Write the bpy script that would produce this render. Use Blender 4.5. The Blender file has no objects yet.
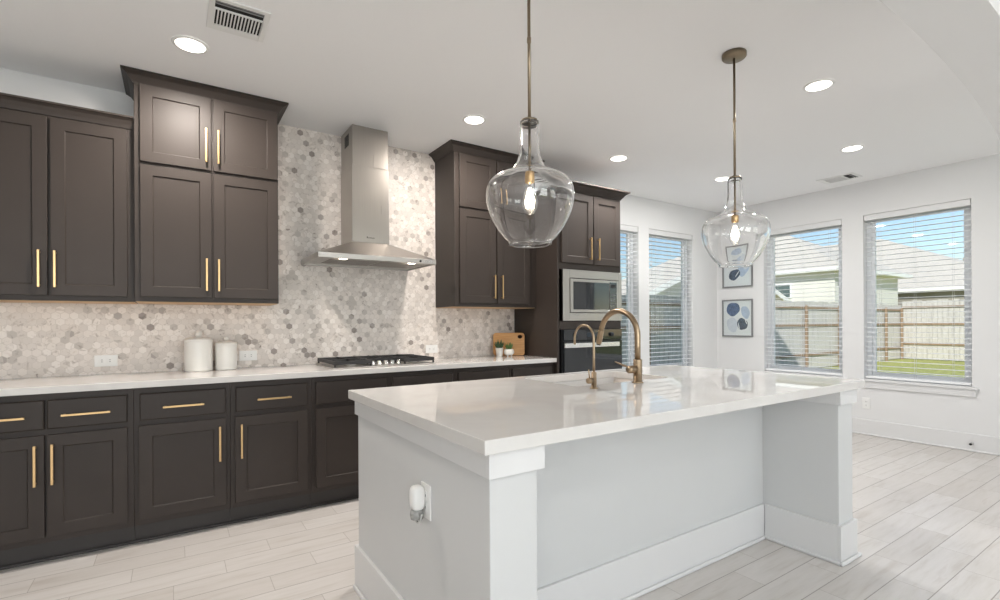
import bpy, bmesh, math, random
from mathutils import Vector, Matrix
from math import pi, sin, cos, radians as R

# ------------------------------------------------------------------ camera, world, sun, exposure
S = bpy.context.scene
COL = S.collection
H = 1.222                      # lens height
THETA = R(56.534)              # heading of the view, from +X
cam_d = bpy.data.cameras.new('camera')
cam = bpy.data.objects.new('camera', cam_d)
COL.objects.link(cam)
cam_d.sensor_width = 36
cam_d.lens = 17.737
cam_d.shift_y = 0.02347
cam_d.clip_start = 0.02
cam.matrix_world = (Matrix.Translation((0, 0, H)) @ Matrix.Rotation(THETA - pi / 2, 4, 'Z')
                    @ Matrix.Rotation(pi / 2, 4, 'X') @ Matrix.Rotation(-0.0055, 4, 'Z'))
S.camera = cam
S.view_settings.view_transform = 'Standard'
S.view_settings.look = 'None'
S.view_settings.gamma = 1
S.view_settings.use_curve_mapping = False
S.view_settings.exposure = 0.58
S.cycles.caustics_reflective = False
S.cycles.caustics_refractive = False
S.cycles.max_bounces = 14
S.cycles.diffuse_bounces = 6
S.cycles.transparent_max_bounces = 32
S.cycles.sample_clamp_indirect = 6

world = bpy.data.worlds.new('sky')
S.world = world
world.use_nodes = True
wn, wl = world.node_tree.nodes, world.node_tree.links
sky = wn.new('ShaderNodeTexSky')
sky.sky_type = 'NISHITA'
sky.sun_disc = False
sky.sun_elevation = R(35)
sky.sun_rotation = R(121)
sky.air_density = 1.0
sky.dust_density = 0.2
sky.ozone_density = 2.0
bg = wn['Background']
wl.new(sky.outputs[0], bg.inputs[0])
bg.inputs[1].default_value = 0.105

def lamp(name, kind, loc, power, color=(1, 1, 1), rot=(0, 0, 0), **kw):
    d = bpy.data.lights.new(name, kind)
    d.energy = power
    d.color = color
    for k, v in kw.items():
        setattr(d, k, v)
    o = bpy.data.objects.new(name, d)
    o.location = loc
    o.rotation_euler = rot
    COL.objects.link(o)
    return o

SUN_DIR = Vector((1.0, 0.6, -0.8)).normalized()
sun = lamp('sun', 'SUN', (0, 0, 12), 3.3, (1.0, 0.96, 0.90), angle=R(0.6))
sun.rotation_euler = SUN_DIR.to_track_quat('-Z', 'Y').to_euler()

# daylight lamps added at the unseen rear windows, tilted up to brighten the ceiling
DAY = (0.95, 0.975, 1.0)
for x, pw in ((-1.6, 72), (1.0, 46), (3.6, 22)):
    lamp('daylight_fill', 'AREA', (x, -3.93, 1.45), pw, DAY, (R(142), 0, 0), shape='RECTANGLE', size=1.7, size_y=2.1)

WARM = (1.0, 0.915, 0.835)
NEUT = (1.0, 0.985, 0.965)

# ------------------------------------------------------------------ dimensions
W = 4.007      # tiled face of the kitchen wall
XR = 6.238     # window wall
ZC = 2.735     # ceiling
CT = 0.914     # counter height

# ------------------------------------------------------------------ helpers
class MB:
    def __init__(self):
        self.v, self.f, self.m, self.s = [], [], [], []
        self.cur = 0
        self.sm = False

    def face(self, idx):
        self.f.append(idx)
        self.m.append(self.cur)
        self.s.append(self.sm)

    def box(self, x0, x1, y0, y1, z0, z1):
        b = len(self.v)
        self.v += [(x0, y0, z0), (x1, y0, z0), (x1, y1, z0), (x0, y1, z0),
                   (x0, y0, z1), (x1, y0, z1), (x1, y1, z1), (x0, y1, z1)]
        for q in ((3, 2, 1, 0), (4, 5, 6, 7), (0, 1, 5, 4), (1, 2, 6, 5), (2, 3, 7, 6), (3, 0, 4, 7)):
            self.face(tuple(b + i for i in q))
        return self

    def hexa(self, bottom, top):
        """eight-cornered solid: bottom and top are four points each, same winding (counter-clockwise from above)"""
        b = len(self.v)
        self.v += list(bottom) + list(top)
        for q in ((3, 2, 1, 0), (4, 5, 6, 7), (0, 1, 5, 4), (1, 2, 6, 5), (2, 3, 7, 6), (3, 0, 4, 7)):
            self.face(tuple(b + i for i in q))
        return self

    def rings(self, rings, close_u=True, caps=True):
        b = len(self.v)
        n = len(rings[0])
        for r in rings:
            self.v += list(r)
        for i in range(len(rings) - 1):
            for j in range(n if close_u else n - 1):
                k = (j + 1) % n
                self.face((b + i * n + j, b + i * n + k, b + (i + 1) * n + k, b + (i + 1) * n + j))
        if caps:
            self.face(tuple(b + j for j in reversed(range(n))))
            e = b + (len(rings) - 1) * n
            self.face(tuple(e + j for j in range(n)))
        return self

    def lathe(self, c, prof, seg=32, axis='z', caps=True, smooth=True):
        old = self.sm
        self.sm = smooth
        rr = []
        for r, h in prof:
            ring = []
            for j in range(seg):
                a = 2 * pi * j / seg
                p = (r * cos(a), r * sin(a), h)
                if axis == 'x':
                    p = (h, r * cos(a), r * sin(a))
                elif axis == 'y':
                    p = (r * sin(a), h, r * cos(a))
                ring.append((c[0] + p[0], c[1] + p[1], c[2] + p[2]))
            rr.append(ring)
        self.rings(rr, True, caps)
        self.sm = old
        return self

    def cyl(self, c, r, h0, h1, seg=24, axis='z', smooth=True):
        return self.lathe(c, [(r, h0), (r, h1)], seg, axis, True, smooth)

    def tube(self, pts, r, seg=12, smooth=True):
        old = self.sm
        self.sm = smooth
        pts = [Vector(p) for p in pts]
        rad = r if isinstance(r, (list, tuple)) else [r] * len(pts)
        up = None
        rr = []
        for i, p in enumerate(pts):
            t = (pts[min(i + 1, len(pts) - 1)] - pts[max(i - 1, 0)]).normalized()
            if up is None:
                up = t.orthogonal().normalized()
            up = (up - t * up.dot(t)).normalized()
            w = t.cross(up)
            rr.append([tuple(p + (up * cos(2 * pi * j / seg) + w * sin(2 * pi * j / seg)) * rad[i]) for j in range(seg)])
        self.rings(rr, True, True)
        self.sm = old
        return self

    def prism(self, poly, a, b, axis='y'):
        """poly in the plane across the axis: (x,z) for y, (y,z) for x, (x,y) for z"""
        def P(p, t):
            return (p[0], t, p[1]) if axis == 'y' else (t, p[0], p[1]) if axis == 'x' else (p[0], p[1], t)
        self.rings([[P(p, a) for p in poly], [P(p, b) for p in poly]])
        return self

    def build(self, name, mat, parent=None, bevel=0.0, seg=2, **props):
        off = Vector((0, 0, 0))
        q = parent
        while q is not None:
            off += q.location
            q = q.parent
        me = bpy.data.meshes.new(name)
        me.from_pydata([tuple(Vector(p) - off) for p in self.v], [], self.f)
        mats = mat if isinstance(mat, (list, tuple)) else [mat]
        for m in mats:
            me.materials.append(m)
        for i, p in enumerate(me.polygons):
            p.material_index = min(self.m[i], len(mats) - 1)
            p.use_smooth = self.s[i]
        bm = bmesh.new()
        bm.from_mesh(me)
        bmesh.ops.recalc_face_normals(bm, faces=bm.faces)
        if bevel:
            ed = [e for e in bm.edges if len(e.link_faces) == 2 and e.calc_face_angle(0) > R(30)
                  and not (e.link_faces[0].smooth and e.link_faces[1].smooth)]
            bmesh.ops.bevel(bm, geom=ed, offset=bevel, segments=seg, profile=0.5, affect='EDGES', clamp_overlap=True)
        bm.to_mesh(me)
        bm.free()
        me.update()
        o = bpy.data.objects.new(name, me)
        COL.objects.link(o)
        if parent is not None:
            o.parent = parent
        for k, v in props.items():
            o[k] = v
        return o


def thing(name, label, cat, loc, group=None):
    o = bpy.data.objects.new(name, None)
    o.empty_display_size = 0.05
    COL.objects.link(o)
    o.location = loc
    tag(o, label, cat, group)
    return o


def tag(o, label, cat, group=None):
    o['label'] = label
    o['category'] = cat
    if group:
        o['group'] = group
    return o


def struct(o):
    o['kind'] = 'structure'
    return o

# ------------------------------------------------------------------ materials
def lin(c):
    c = c / 255.0
    return c / 12.92 if c <= 0.04045 else ((c + 0.055) / 1.055) ** 2.4

def rgb(r, g, b):
    return (lin(r), lin(g), lin(b), 1.0)

class NT:
    """small helper for node graphs"""
    def __init__(self, name):
        self.mat = bpy.data.materials.new(name)
        self.mat.use_nodes = True
        self.t = self.mat.node_tree
        self.n, self.l = self.t.nodes, self.t.links
        self.b = self.n['Principled BSDF']

    def put(self, sock, val):
        if isinstance(val, bpy.types.NodeSocket):
            self.l.new(val, sock)
        else:
            sock.default_value = val

    def m(self, op, a, b=0.0, c=0.0):
        n = self.n.new('ShaderNodeMath')
        n.operation = op
        self.put(n.inputs[0], a); self.put(n.inputs[1], b); self.put(n.inputs[2], c)
        return n.outputs[0]

    def obj(self):
        return self.n.new('ShaderNodeTexCoord').outputs['Object']

    def sep(self, v):
        n = self.n.new('ShaderNodeSeparateXYZ'); self.l.new(v, n.inputs[0]); return n.outputs

    def comb(self, x, y, z):
        n = self.n.new('ShaderNodeCombineXYZ')
        for i, q in enumerate((x, y, z)):
            self.put(n.inputs[i], q)
        return n.outputs[0]

    def noise(self, v, scale, detail=3.0, rough=0.5, dist=0.0):
        n = self.n.new('ShaderNodeTexNoise')
        self.put(n.inputs['Vector'], v)
        n.inputs['Scale'].default_value = scale
        n.inputs['Detail'].default_value = detail
        n.inputs['Roughness'].default_value = rough
        n.inputs['Distortion'].default_value = dist
        return n.outputs['Fac']

    def white(self, v):
        n = self.n.new('ShaderNodeTexWhiteNoise'); self.put(n.inputs['Vector'], v); return n.outputs

    def ramp(self, fac, stops, interp='LINEAR'):
        n = self.n.new('ShaderNodeValToRGB')
        n.color_ramp.interpolation = interp
        e = n.color_ramp.elements
        while len(e) < len(stops):
            e.new(0.5)
        for el, (p, c) in zip(e, stops):
            el.position = p; el.color = c
        self.put(n.inputs[0], fac)
        return n.outputs[0]

    def mix(self, fac, a, b, blend='MIX'):
        n = self.n.new('ShaderNodeMix'); n.data_type = 'RGBA'; n.blend_type = blend
        self.put(n.inputs[0], fac); self.put(n.inputs[6], a); self.put(n.inputs[7], b)
        return n.outputs[2]

    def bump(self, h, strength=0.2, dist=0.002):
        n = self.n.new('ShaderNodeBump')
        n.inputs['Strength'].default_value = strength
        n.inputs['Distance'].default_value = dist
        self.put(n.inputs['Height'], h)
        self.l.new(n.outputs[0], self.b.inputs['Normal'])

    def set(self, **kw):
        for k, v in kw.items():
            self.put(self.b.inputs[k.replace('_', ' ')], v)
        return self.mat


def plain(name, col, rough=0.5, metal=0.0, spec=0.5, var=0.0, vscale=3.0, bump=0.0, bscale=200.0, **kw):
    t = NT(name)
    base = col
    if var:
        f = t.noise(t.obj(), vscale, 3.0)
        d = tuple(c * (1 - var) for c in col[:3]) + (1,)
        u = tuple(min(1, c * (1 + var)) for c in col[:3]) + (1,)
        base = t.ramp(f, [(0.3, d), (0.7, u)])
    if bump:
        t.bump(t.noise(t.obj(), bscale, 2.0), bump, 0.001)
    t.set(Base_Color=base, Roughness=rough, Metallic=metal)
    t.b.inputs['Specular IOR Level'].default_value = spec
    for k, v in kw.items():
        t.b.inputs[k.replace('_', ' ')].default_value = v
    return t.mat


def brushed(name, col, rough=0.28, axis='x', amount=0.08):
    t = NT(name)
    x, y, z = t.sep(t.obj())
    s = {'x': (3, 260, 260), 'z': (260, 260, 3)}[axis]
    v = t.comb(t.m('MULTIPLY', x, s[0]), t.m('MULTIPLY', y, s[1]), t.m('MULTIPLY', z, s[2]))
    f = t.noise(v, 1.0, 3.0)
    r = t.m('ADD', t.m('MULTIPLY', f, amount * 2), rough - amount)
    c = t.ramp(f, [(0.2, tuple(k * 0.9 for k in col[:3]) + (1,)), (0.8, col)])
    t.set(Base_Color=c, Roughness=r, Metallic=1.0)
    return t.mat


WHITE_WALL = plain('wall_paint', rgb(222, 222, 222), 0.6, var=0.012, vscale=1.2, bump=0.10, bscale=160)
CEIL = plain('ceiling_paint', rgb(246, 246, 246), 0.75, var=0.006, vscale=1.0, bump=0.12, bscale=120)
TRIM = plain('trim_paint', rgb(218, 218, 218), 0.38, var=0.006, vscale=4)
ISLAND_PAINT = plain('island_paint', rgb(206, 207, 207), 0.45, var=0.012, vscale=3, bump=0.05, bscale=90)
CAB = plain('cabinet_paint', rgb(58, 51, 47), 0.46, spec=0.3, var=0.03, vscale=5, bump=0.03, bscale=120)
TOE = plain('toe_kick_paint', rgb(52, 48, 46), 0.5, var=0.03)
RAWWOOD = plain('cabinet_underside', rgb(205, 170, 130), 0.55, var=0.08, vscale=8)
BRASS = brushed('satin_brass', rgb(212, 178, 130), 0.34, 'x')
BRONZE = brushed('champagne_bronze', rgb(168, 148, 123), 0.30, 'z', 0.05)
ROD = brushed('aged_brass_rod', rgb(146, 132, 112), 0.32, 'z', 0.05)
STEEL = brushed('brushed_steel', rgb(184, 180, 176), 0.30, 'x', 0.07)
STEELV = brushed('brushed_steel_duct', rgb(176, 171, 165), 0.30, 'z', 0.06)
CHROME = plain('chrome', rgb(225, 225, 225), 0.12, 1.0)
IRON = plain('cast_iron', rgb(34, 33, 33), 0.55, var=0.1, vscale=30)
BLACKGLASS = plain('black_glass', rgb(30, 33, 37), 0.04, 0.0, 0.8)
BLACK = plain('black_plastic', rgb(24, 24, 25), 0.45)
PLASTIC = plain('white_plastic', rgb(236, 236, 234), 0.35)
SLAT = plain('blind_white', rgb(238, 239, 240), 0.5)
VINYL = plain('window_vinyl', rgb(236, 238, 240), 0.4)
CERAMIC = plain('white_ceramic', rgb(232, 230, 225), 0.28, var=0.01)
DARK = plain('dark_void', rgb(30, 30, 30), 0.8)
CORD = plain('cord', rgb(215, 215, 213), 0.7)
GREY_FRAME = plain('grey_frame', rgb(128, 128, 129), 0.4)
PAPER = plain('art_paper', rgb(226, 227, 230), 0.7, var=0.01)
BLUE = plain('art_blue', rgb(88, 105, 138), 0.7, var=0.25, vscale=22)
NAVY = plain('art_navy', rgb(66, 78, 98), 0.7, var=0.3, vscale=26)
PALE = plain('art_pale', rgb(178, 190, 212), 0.7, var=0.12, vscale=20)
LILAC = plain('art_lilac', rgb(206, 209, 219), 0.7, var=0.05, vscale=18)
LEAF = plain('succulent_leaf', rgb(66, 92, 56), 0.5, var=0.35, vscale=40)
LEAF2 = plain('bright_leaf', rgb(92, 124, 66), 0.5, var=0.35, vscale=40)
SOIL = plain('soil', rgb(60, 48, 38), 0.9, var=0.2, vscale=60)
SINKM = plain('sink_composite', rgb(214, 206, 198), 0.32, var=0.02, vscale=10)


def emit(name, col, strength):
    t = NT(name)
    t.set(Base_Color=(0.8, 0.8, 0.8, 1), Roughness=0.4)
    t.b.inputs['Emission Color'].default_value = col
    t.b.inputs['Emission Strength'].default_value = strength
    return t.mat

CAN_GLOW = emit('downlight_glow', (1.0, 0.93, 0.84, 1), 5.0)
BULB_GLOW = emit('filament_glow', (1.0, 0.86, 0.68, 1), 30.0)
HOOD_GLOW = emit('hood_lamp_glow', (1.0, 0.88, 0.72, 1), 7.0)


def quartz():
    t = NT('white_quartz')
    f = t.noise(t.obj(), 2.2, 5.0, 0.55, 0.8)
    g = t.noise(t.obj(), 300, 1.0)
    c = t.ramp(f, [(0.35, rgb(208, 205, 202)), (0.55, rgb(215, 213, 210)), (0.7, rgb(210, 207, 204))])
    c = t.mix(t.m('MULTIPLY', t.m('GREATER_THAN', g, 0.66), 0.10), c, rgb(190, 186, 182))
    t.set(Base_Color=c, Roughness=0.018)
    t.b.inputs['Specular IOR Level'].default_value = 0.6
    return t.mat
QUARTZ = quartz()


def hex_tile():
    t = NT('hexagon_marble_mosaic')
    x, y, z = t.sep(t.obj())
    s = 0.043
    px = t.m('DIVIDE', t.m('ADD', x, 10.0), s)
    pz = t.m('DIVIDE', t.m('ADD', z, 10.0), s)
    r3 = 1.7320508
    ax = t.m('SUBTRACT', t.m('FLOORED_MODULO', px, 1.0), 0.5)
    az = t.m('SUBTRACT', t.m('FLOORED_MODULO', pz, r3), r3 / 2)
    bx = t.m('SUBTRACT', t.m('FLOORED_MODULO', t.m('SUBTRACT', px, 0.5), 1.0), 0.5)
    bz = t.m('SUBTRACT', t.m('FLOORED_MODULO', t.m('SUBTRACT', pz, r3 / 2), r3), r3 / 2)
    da = t.m('ADD', t.m('MULTIPLY', ax, ax), t.m('MULTIPLY', az, az))
    db = t.m('ADD', t.m('MULTIPLY', bx, bx), t.m('MULTIPLY', bz, bz))
    k = t.m('LESS_THAN', da, db)
    def pick(a, b):
        return t.m('ADD', t.m('MULTIPLY', a, k), t.m('MULTIPLY', b, t.m('SUBTRACT', 1.0, k)))
    gx, gz = pick(ax, bx), pick(az, bz)
    idx = t.m('ROUND', t.m('MULTIPLY', t.m('SUBTRACT', px, gx), 2.0))
    idz = t.m('ROUND', t.m('MULTIPLY', t.m('SUBTRACT', pz, gz), 2.0))
    agx, agz = t.m('ABSOLUTE', gx), t.m('ABSOLUTE', gz)
    e = t.m('MAXIMUM', agx, t.m('ADD', t.m('MULTIPLY', agx, 0.5), t.m('MULTIPLY', agz, 0.8660254)))
    grout = t.m('GREATER_THAN', e, 0.468)
    wn_ = t.white(t.comb(idx, idz, 3.0))
    val = wn_['Value']
    # patches where the dark tiles gather
    patch = t.noise(t.obj(), 1.7, 2.0)
    val2 = t.m('SUBTRACT', val, t.m('MULTIPLY', t.m('SUBTRACT', patch, 0.48), 0.16))
    base = t.ramp(val2, [(0.0, rgb(152, 142, 136)), (0.012, rgb(172, 163, 157)), (0.03, rgb(196, 188, 181)), (0.10, rgb(215, 207, 200)),
                         (0.34, rgb(227, 219, 212)), (0.58, rgb(233, 226, 220)), (0.80, rgb(220, 212, 205))], 'CONSTANT')
    # veins, shifted for every tile so they break at the joints
    off = t.comb(t.m('MULTIPLY', val, 37.0), t.m('MULTIPLY', val, 91.0), t.m('MULTIPLY', val, 53.0))
    va = t.n.new('ShaderNodeVectorMath'); va.operation = 'ADD'
    t.l.new(t.obj(), va.inputs[0]); t.l.new(off, va.inputs[1])
    vein = t.noise(va.outputs[0], 16.0, 4.0, 0.6, 1.6)
    vd = t.ramp(vein, [(0.30, rgb(176, 166, 158)), (0.44, rgb(255, 255, 255)), (0.60, rgb(255, 255, 255)), (0.72, rgb(222, 214, 207))])
    col = t.mix(0.65, base, vd, 'MULTIPLY')
    # a few broken slivers of darker stone
    sl = t.m('MULTIPLY', t.m('GREATER_THAN', vein, 0.68), t.m('LESS_THAN', wn_['Color'] if False else val2, 0.30))
    col = t.mix(t.m('MULTIPLY', sl, 0.7), col, rgb(120, 110, 104))
    col = t.mix(t.m('MULTIPLY', grout, 0.75), col, rgb(206, 198, 190))
    t.bump(t.m('SUBTRACT', 1.0, grout), 0.25, 0.0015)
    t.set(Base_Color=col, Roughness=t.m('ADD', 0.42, t.m('MULTIPLY', grout, 0.4)))
    return t.mat
TILE = hex_tile()


def plank_floor():
    t = NT('wood_look_tile')
    x, y, z = t.sep(t.obj())
    w, ln = 0.154, 0.61
    ry = t.m('DIVIDE', t.m('SUBTRACT', y, 0.923), w)
    row = t.m('FLOOR', ry)
    fy = t.m('FRACT', ry)
    rx = t.m('DIVIDE', t.m('ADD', t.m('SUBTRACT', x, 3.06), t.m('MULTIPLY', row, 0.39)), ln)
    colm = t.m('FLOOR', rx)
    fx = t.m('FRACT', rx)
    seam = t.m('LESS_THAN', t.m('MULTIPLY', fy, w), 0.0042)
    joint = t.m('LESS_THAN', t.m('MULTIPLY', fx, ln), 0.003)
    rnd = t.white(t.comb(row, colm, 7.0))['Value']
    g = t.comb(t.m('ADD', t.m('MULTIPLY', x, 1.3), t.m('MULTIPLY', rnd, 40.0)), t.m('MULTIPLY', y, 11.0), t.m('MULTIPLY', rnd, 17.0))
    grain = t.noise(g, 2.2, 5.0, 0.6, 0.25)
    fine = t.noise(t.comb(t.m('MULTIPLY', x, 8.0), t.m('MULTIPLY', y, 120.0), rnd), 1.0, 2.0)
    c = t.ramp(grain, [(0.26, rgb(192, 185, 179)), (0.44, rgb(206, 202, 198)), (0.60, rgb(212, 208, 205)), (0.76, rgb(199, 193, 188))])
    tone = t.ramp(rnd, [(0.0, rgb(240, 238, 236)), (1.0, rgb(255, 255, 255))])
    c = t.mix(1.0, c, tone, 'MULTIPLY')
    c = t.mix(t.m('MULTIPLY', t.m('SUBTRACT', fine, 0.3), 0.12), c, rgb(170, 160, 150))
    c = t.mix(t.m('MULTIPLY', joint, 0.55), c, rgb(150, 143, 136))
    c = t.mix(t.m('MULTIPLY', seam, 0.75), c, rgb(138, 133, 128))
    gm = t.m('MAXIMUM', seam, joint)
    t.bump(t.m('SUBTRACT', 1.0, gm), 0.25, 0.002)
    t.set(Base_Color=c, Roughness=t.m('ADD', 0.30, t.m('MULTIPLY', gm, 0.4)))
    return t.mat
FLOOR = plank_floor()


def clear_pane():
    """thin window glass: lets light through, mirrors at glancing angles"""
    t = NT('window_glass')
    t.n.remove(t.b)
    tr = t.n.new('ShaderNodeBsdfTransparent')
    tr.inputs[0].default_value = (0.97, 0.985, 0.98, 1)
    gl = t.n.new('ShaderNodeBsdfGlossy')
    gl.inputs['Roughness'].default_value = 0.01
    fr = t.n.new('ShaderNodeFresnel')
    ge = t.n.new('ShaderNodeNewGeometry')
    t.put(fr.inputs[0], t.m('ADD', 1.35, t.m('MULTIPLY', ge.outputs['Backfacing'], 1 / 1.35 - 1.35)))
    mx = t.n.new('ShaderNodeMixShader')
    t.l.new(fr.outputs[0], mx.inputs[0]); t.l.new(tr.outputs[0], mx.inputs[1]); t.l.new(gl.outputs[0], mx.inputs[2])
    t.l.new(mx.outputs[0], t.n['Material Output'].inputs[0])
    return t.mat
PANE = clear_pane()

def glass(name, ior=1.45):
    t = NT(name)
    t.set(Base_Color=(1, 1, 1, 1), Roughness=0.0)
    t.b.inputs['Transmission Weight'].default_value = 1.0
    t.b.inputs['IOR'].default_value = ior
    return t.mat
GLASS = glass('hand_blown_glass', 1.52)


def bamboo():
    t = NT('bamboo_board')
    x, y, z = t.sep(t.obj())
    f = t.noise(t.comb(t.m('MULTIPLY', x, 6.0), y, t.m('MULTIPLY', z, 90.0)), 1.0, 4.0, 0.6)
    t.set(Base_Color=t.ramp(f, [(0.3, rgb(196, 140, 78)), (0.6, rgb(214, 162, 98)), (0.8, rgb(182, 124, 66))]), Roughness=0.42)
    return t.mat
BAMBOO = bamboo()


def boards(name, c1, c2, c3):
    t = NT(name)
    x, y, z = t.sep(t.obj())
    f = t.noise(t.comb(t.m('MULTIPLY', x, 7.0), t.m('MULTIPLY', y, 7.0), t.m('MULTIPLY', z, 0.8)), 1.4, 5.0, 0.65)
    t.set(Base_Color=t.ramp(f, [(0.3, c1), (0.5, c2), (0.72, c3)]), Roughness=0.85)
    return t.mat
FENCE = boards('weathered_fence_wood', rgb(170, 166, 162), rgb(204, 200, 196), rgb(188, 184, 179))
RAIL = boards('cedar_rail', rgb(124, 106, 90), rgb(160, 138, 116), rgb(142, 121, 102))
GRASS = plain('lawn_grass', rgb(172, 174, 100), 0.9, var=0.35, vscale=9)

def siding(name, col):
    t = NT(name)
    x, y, z = t.sep(t.obj())
    f = t.m('FRACT', t.m('DIVIDE', z, 0.18))
    t.bump(f, 0.6, 0.02)
    t.set(Base_Color=col, Roughness=0.7)
    return t.mat
SIDING_W = siding('white_siding', rgb(226, 224, 218))
SIDING_G = siding('taupe_siding', rgb(150, 145, 138))
FASCIA = plain('fascia_white', rgb(240, 240, 238), 0.5)

def shingles():
    t = NT('roof_shingles')
    x, y, z = t.sep(t.obj())
    n = t.noise(t.comb(t.m('MULTIPLY', x, 2.0), t.m('MULTIPLY', y, 3.0), t.m('MULTIPLY', z, 14.0)), 2.0, 4.0, 0.7)
    t.set(Base_Color=t.ramp(n, [(0.3, rgb(184, 177, 167)), (0.5, rgb(214, 207, 197)), (0.7, rgb(199, 192, 182))]), Roughness=0.9)
    return t.mat
SHINGLE = shingles()
BRICK = plain('brick', rgb(170, 112, 88), 0.85, var=0.2, vscale=12)

# ------------------------------------------------------------------ room shell
RX0, RY0 = -3.2, -4.05           # far left and far rear of the open-plan room
struct(MB().box(RX0 - .15, XR + .15, RY0 - .15, W + .16, -0.2, 0.0).build('floor', FLOOR))
struct(MB().box(RX0 - .15, XR + .15, RY0 - .15, W + .16, ZC, ZC + 0.2).build('ceiling', CEIL))

def wall_with_holes(name, axis, plane0, plane1, a0, a1, holes, z0=0.0, z1=ZC):
    """wall slab between plane0 and plane1, running a0..a1, with rectangular holes (h0, h1, zb, zt)"""
    b = MB()
    def bx(s, e, zb, zt):
        if e - s < 1e-4 or zt - zb < 1e-4:
            return
        if axis == 'x':
            b.box(s, e, plane0, plane1, zb, zt)
        else:
            b.box(plane0, plane1, s, e, zb, zt)
    cur = a0
    for h0, h1, zb, zt in sorted(holes):
        bx(cur, h0, z0, z1)
        bx(h0, h1, z0, zb)
        bx(h0, h1, zt, z1)
        cur = h1
    bx(cur, a1, z0, z1)
    return struct(b.build(name, WHITE_WALL))

WZ0, WZ1 = 0.60, 2.372
WIN_BACK = [(3.79, 4.655), (4.842, 5.705)]
WIN_RIGHT = [(2.488, 3.366), (1.415, 2.283), (0.05, 0.92)]
WB = W + 0.008                     # painted face behind the tile
wall_with_holes('wall_back', 'x', WB, WB + .15, RX0 - .15, XR + .15, [(a, b, WZ0, WZ1) for a, b in WIN_BACK])
wall_with_holes('wall_right', 'y', XR, XR + .15, RY0, WB, [(a, b, WZ0, WZ1) for a, b in WIN_RIGHT])
wall_with_holes('wall_left', 'y', RX0 - .15, RX0, RY0, WB, [])
wall_with_holes('wall_front', 'x', RY0 - .15, RY0, RX0 - .15, XR + .15, [(x - .9, x + .9, 0.35, 2.55) for x in (-1.6, 1.0, 3.6)])

# arched opening between the living room and the kitchen, right above and beside the lens
def arch():
    y0, y1 = 0.505, 0.72
    zt, cx, a, b_, xj = 2.372, 2.28, 1.66, 0.40, 3.94
    low = []
    n = 48
    pts = [(RX0, zt)] + [(cx + a * sin(pi / 2 * i / n), zt - b_ + b_ * cos(pi / 2 * i / n)) for i in range(n + 1)] + [(xj, 0.0)]
    m = MB()
    bm = len(m.v)
    m.sm = True
    for i in range(len(pts) - 1):                 # underside of the arch
        p, q = pts[i], pts[i + 1]
        k = len(m.v)
        m.v += [(p[0], y0, p[1]), (q[0], y0, q[1]), (q[0], y1, q[1]), (p[0], y1, p[1])]
        m.face((k, k + 1, k + 2, k + 3))
    m.sm = False
    xe = xj + 0.30
    for yy in (y0, y1):
        for i in range(len(pts) - 1):
            p, q = pts[i], pts[i + 1]
            k = len(m.v)
            if q[0] - p[0] > 1e-6:
                m.v += [(p[0], yy, p[1]), (q[0], yy, q[1]), (q[0], yy, ZC), (p[0], yy, ZC)]
                m.face((k, k + 1, k + 2, k + 3))
        k = len(m.v)
        m.v += [(xj, yy, 0), (xe, yy, 0), (xe, yy, ZC), (xj, yy, ZC)]
        m.face((k, k + 1, k + 2, k + 3))
    k = len(m.v)
    m.v += [(xe, y0, 0), (xe, y1, 0), (xe, y1, ZC), (xe, y0, ZC)]
    m.face((k, k + 1, k + 2, k + 3))
    o = m.build('wall_arch', WHITE_WALL)
    me = o.data
    bm = bmesh.new(); bm.from_mesh(me)
    bmesh.ops.remove_doubles(bm, verts=bm.verts, dist=1e-5)
    bmesh.ops.recalc_face_normals(bm, faces=bm.faces)
    for e in bm.edges:
        if len(e.link_faces) == 2 and e.calc_face_angle(0) > R(30):
            e.smooth = False
    bm.to_mesh(me); bm.free()
    return struct(o)
arch()

# skirting boards
def skirting(name, boxes, qr):
    b = MB()
    for q in boxes:
        b.box(*q)
    o = struct(b.build(name, TRIM, bevel=0.004))
    c = MB()
    for q in qr:
        c.box(*q)
    c.build('quarter_round', TRIM, o, bevel=0.008, seg=3)
    return o
skirting('baseboard_right', [(XR - .016, XR, 0.735, WB - .017, 0, 0.165)], [(XR - .034, XR - .0165, .735, WB - .035, 0, 0.018)])
skirting('baseboard_back', [(3.63, XR - .0165, WB - .016, WB, 0, 0.165)], [(3.63, XR - .035, WB - .034, WB - .0165, 0, 0.018)])

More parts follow.
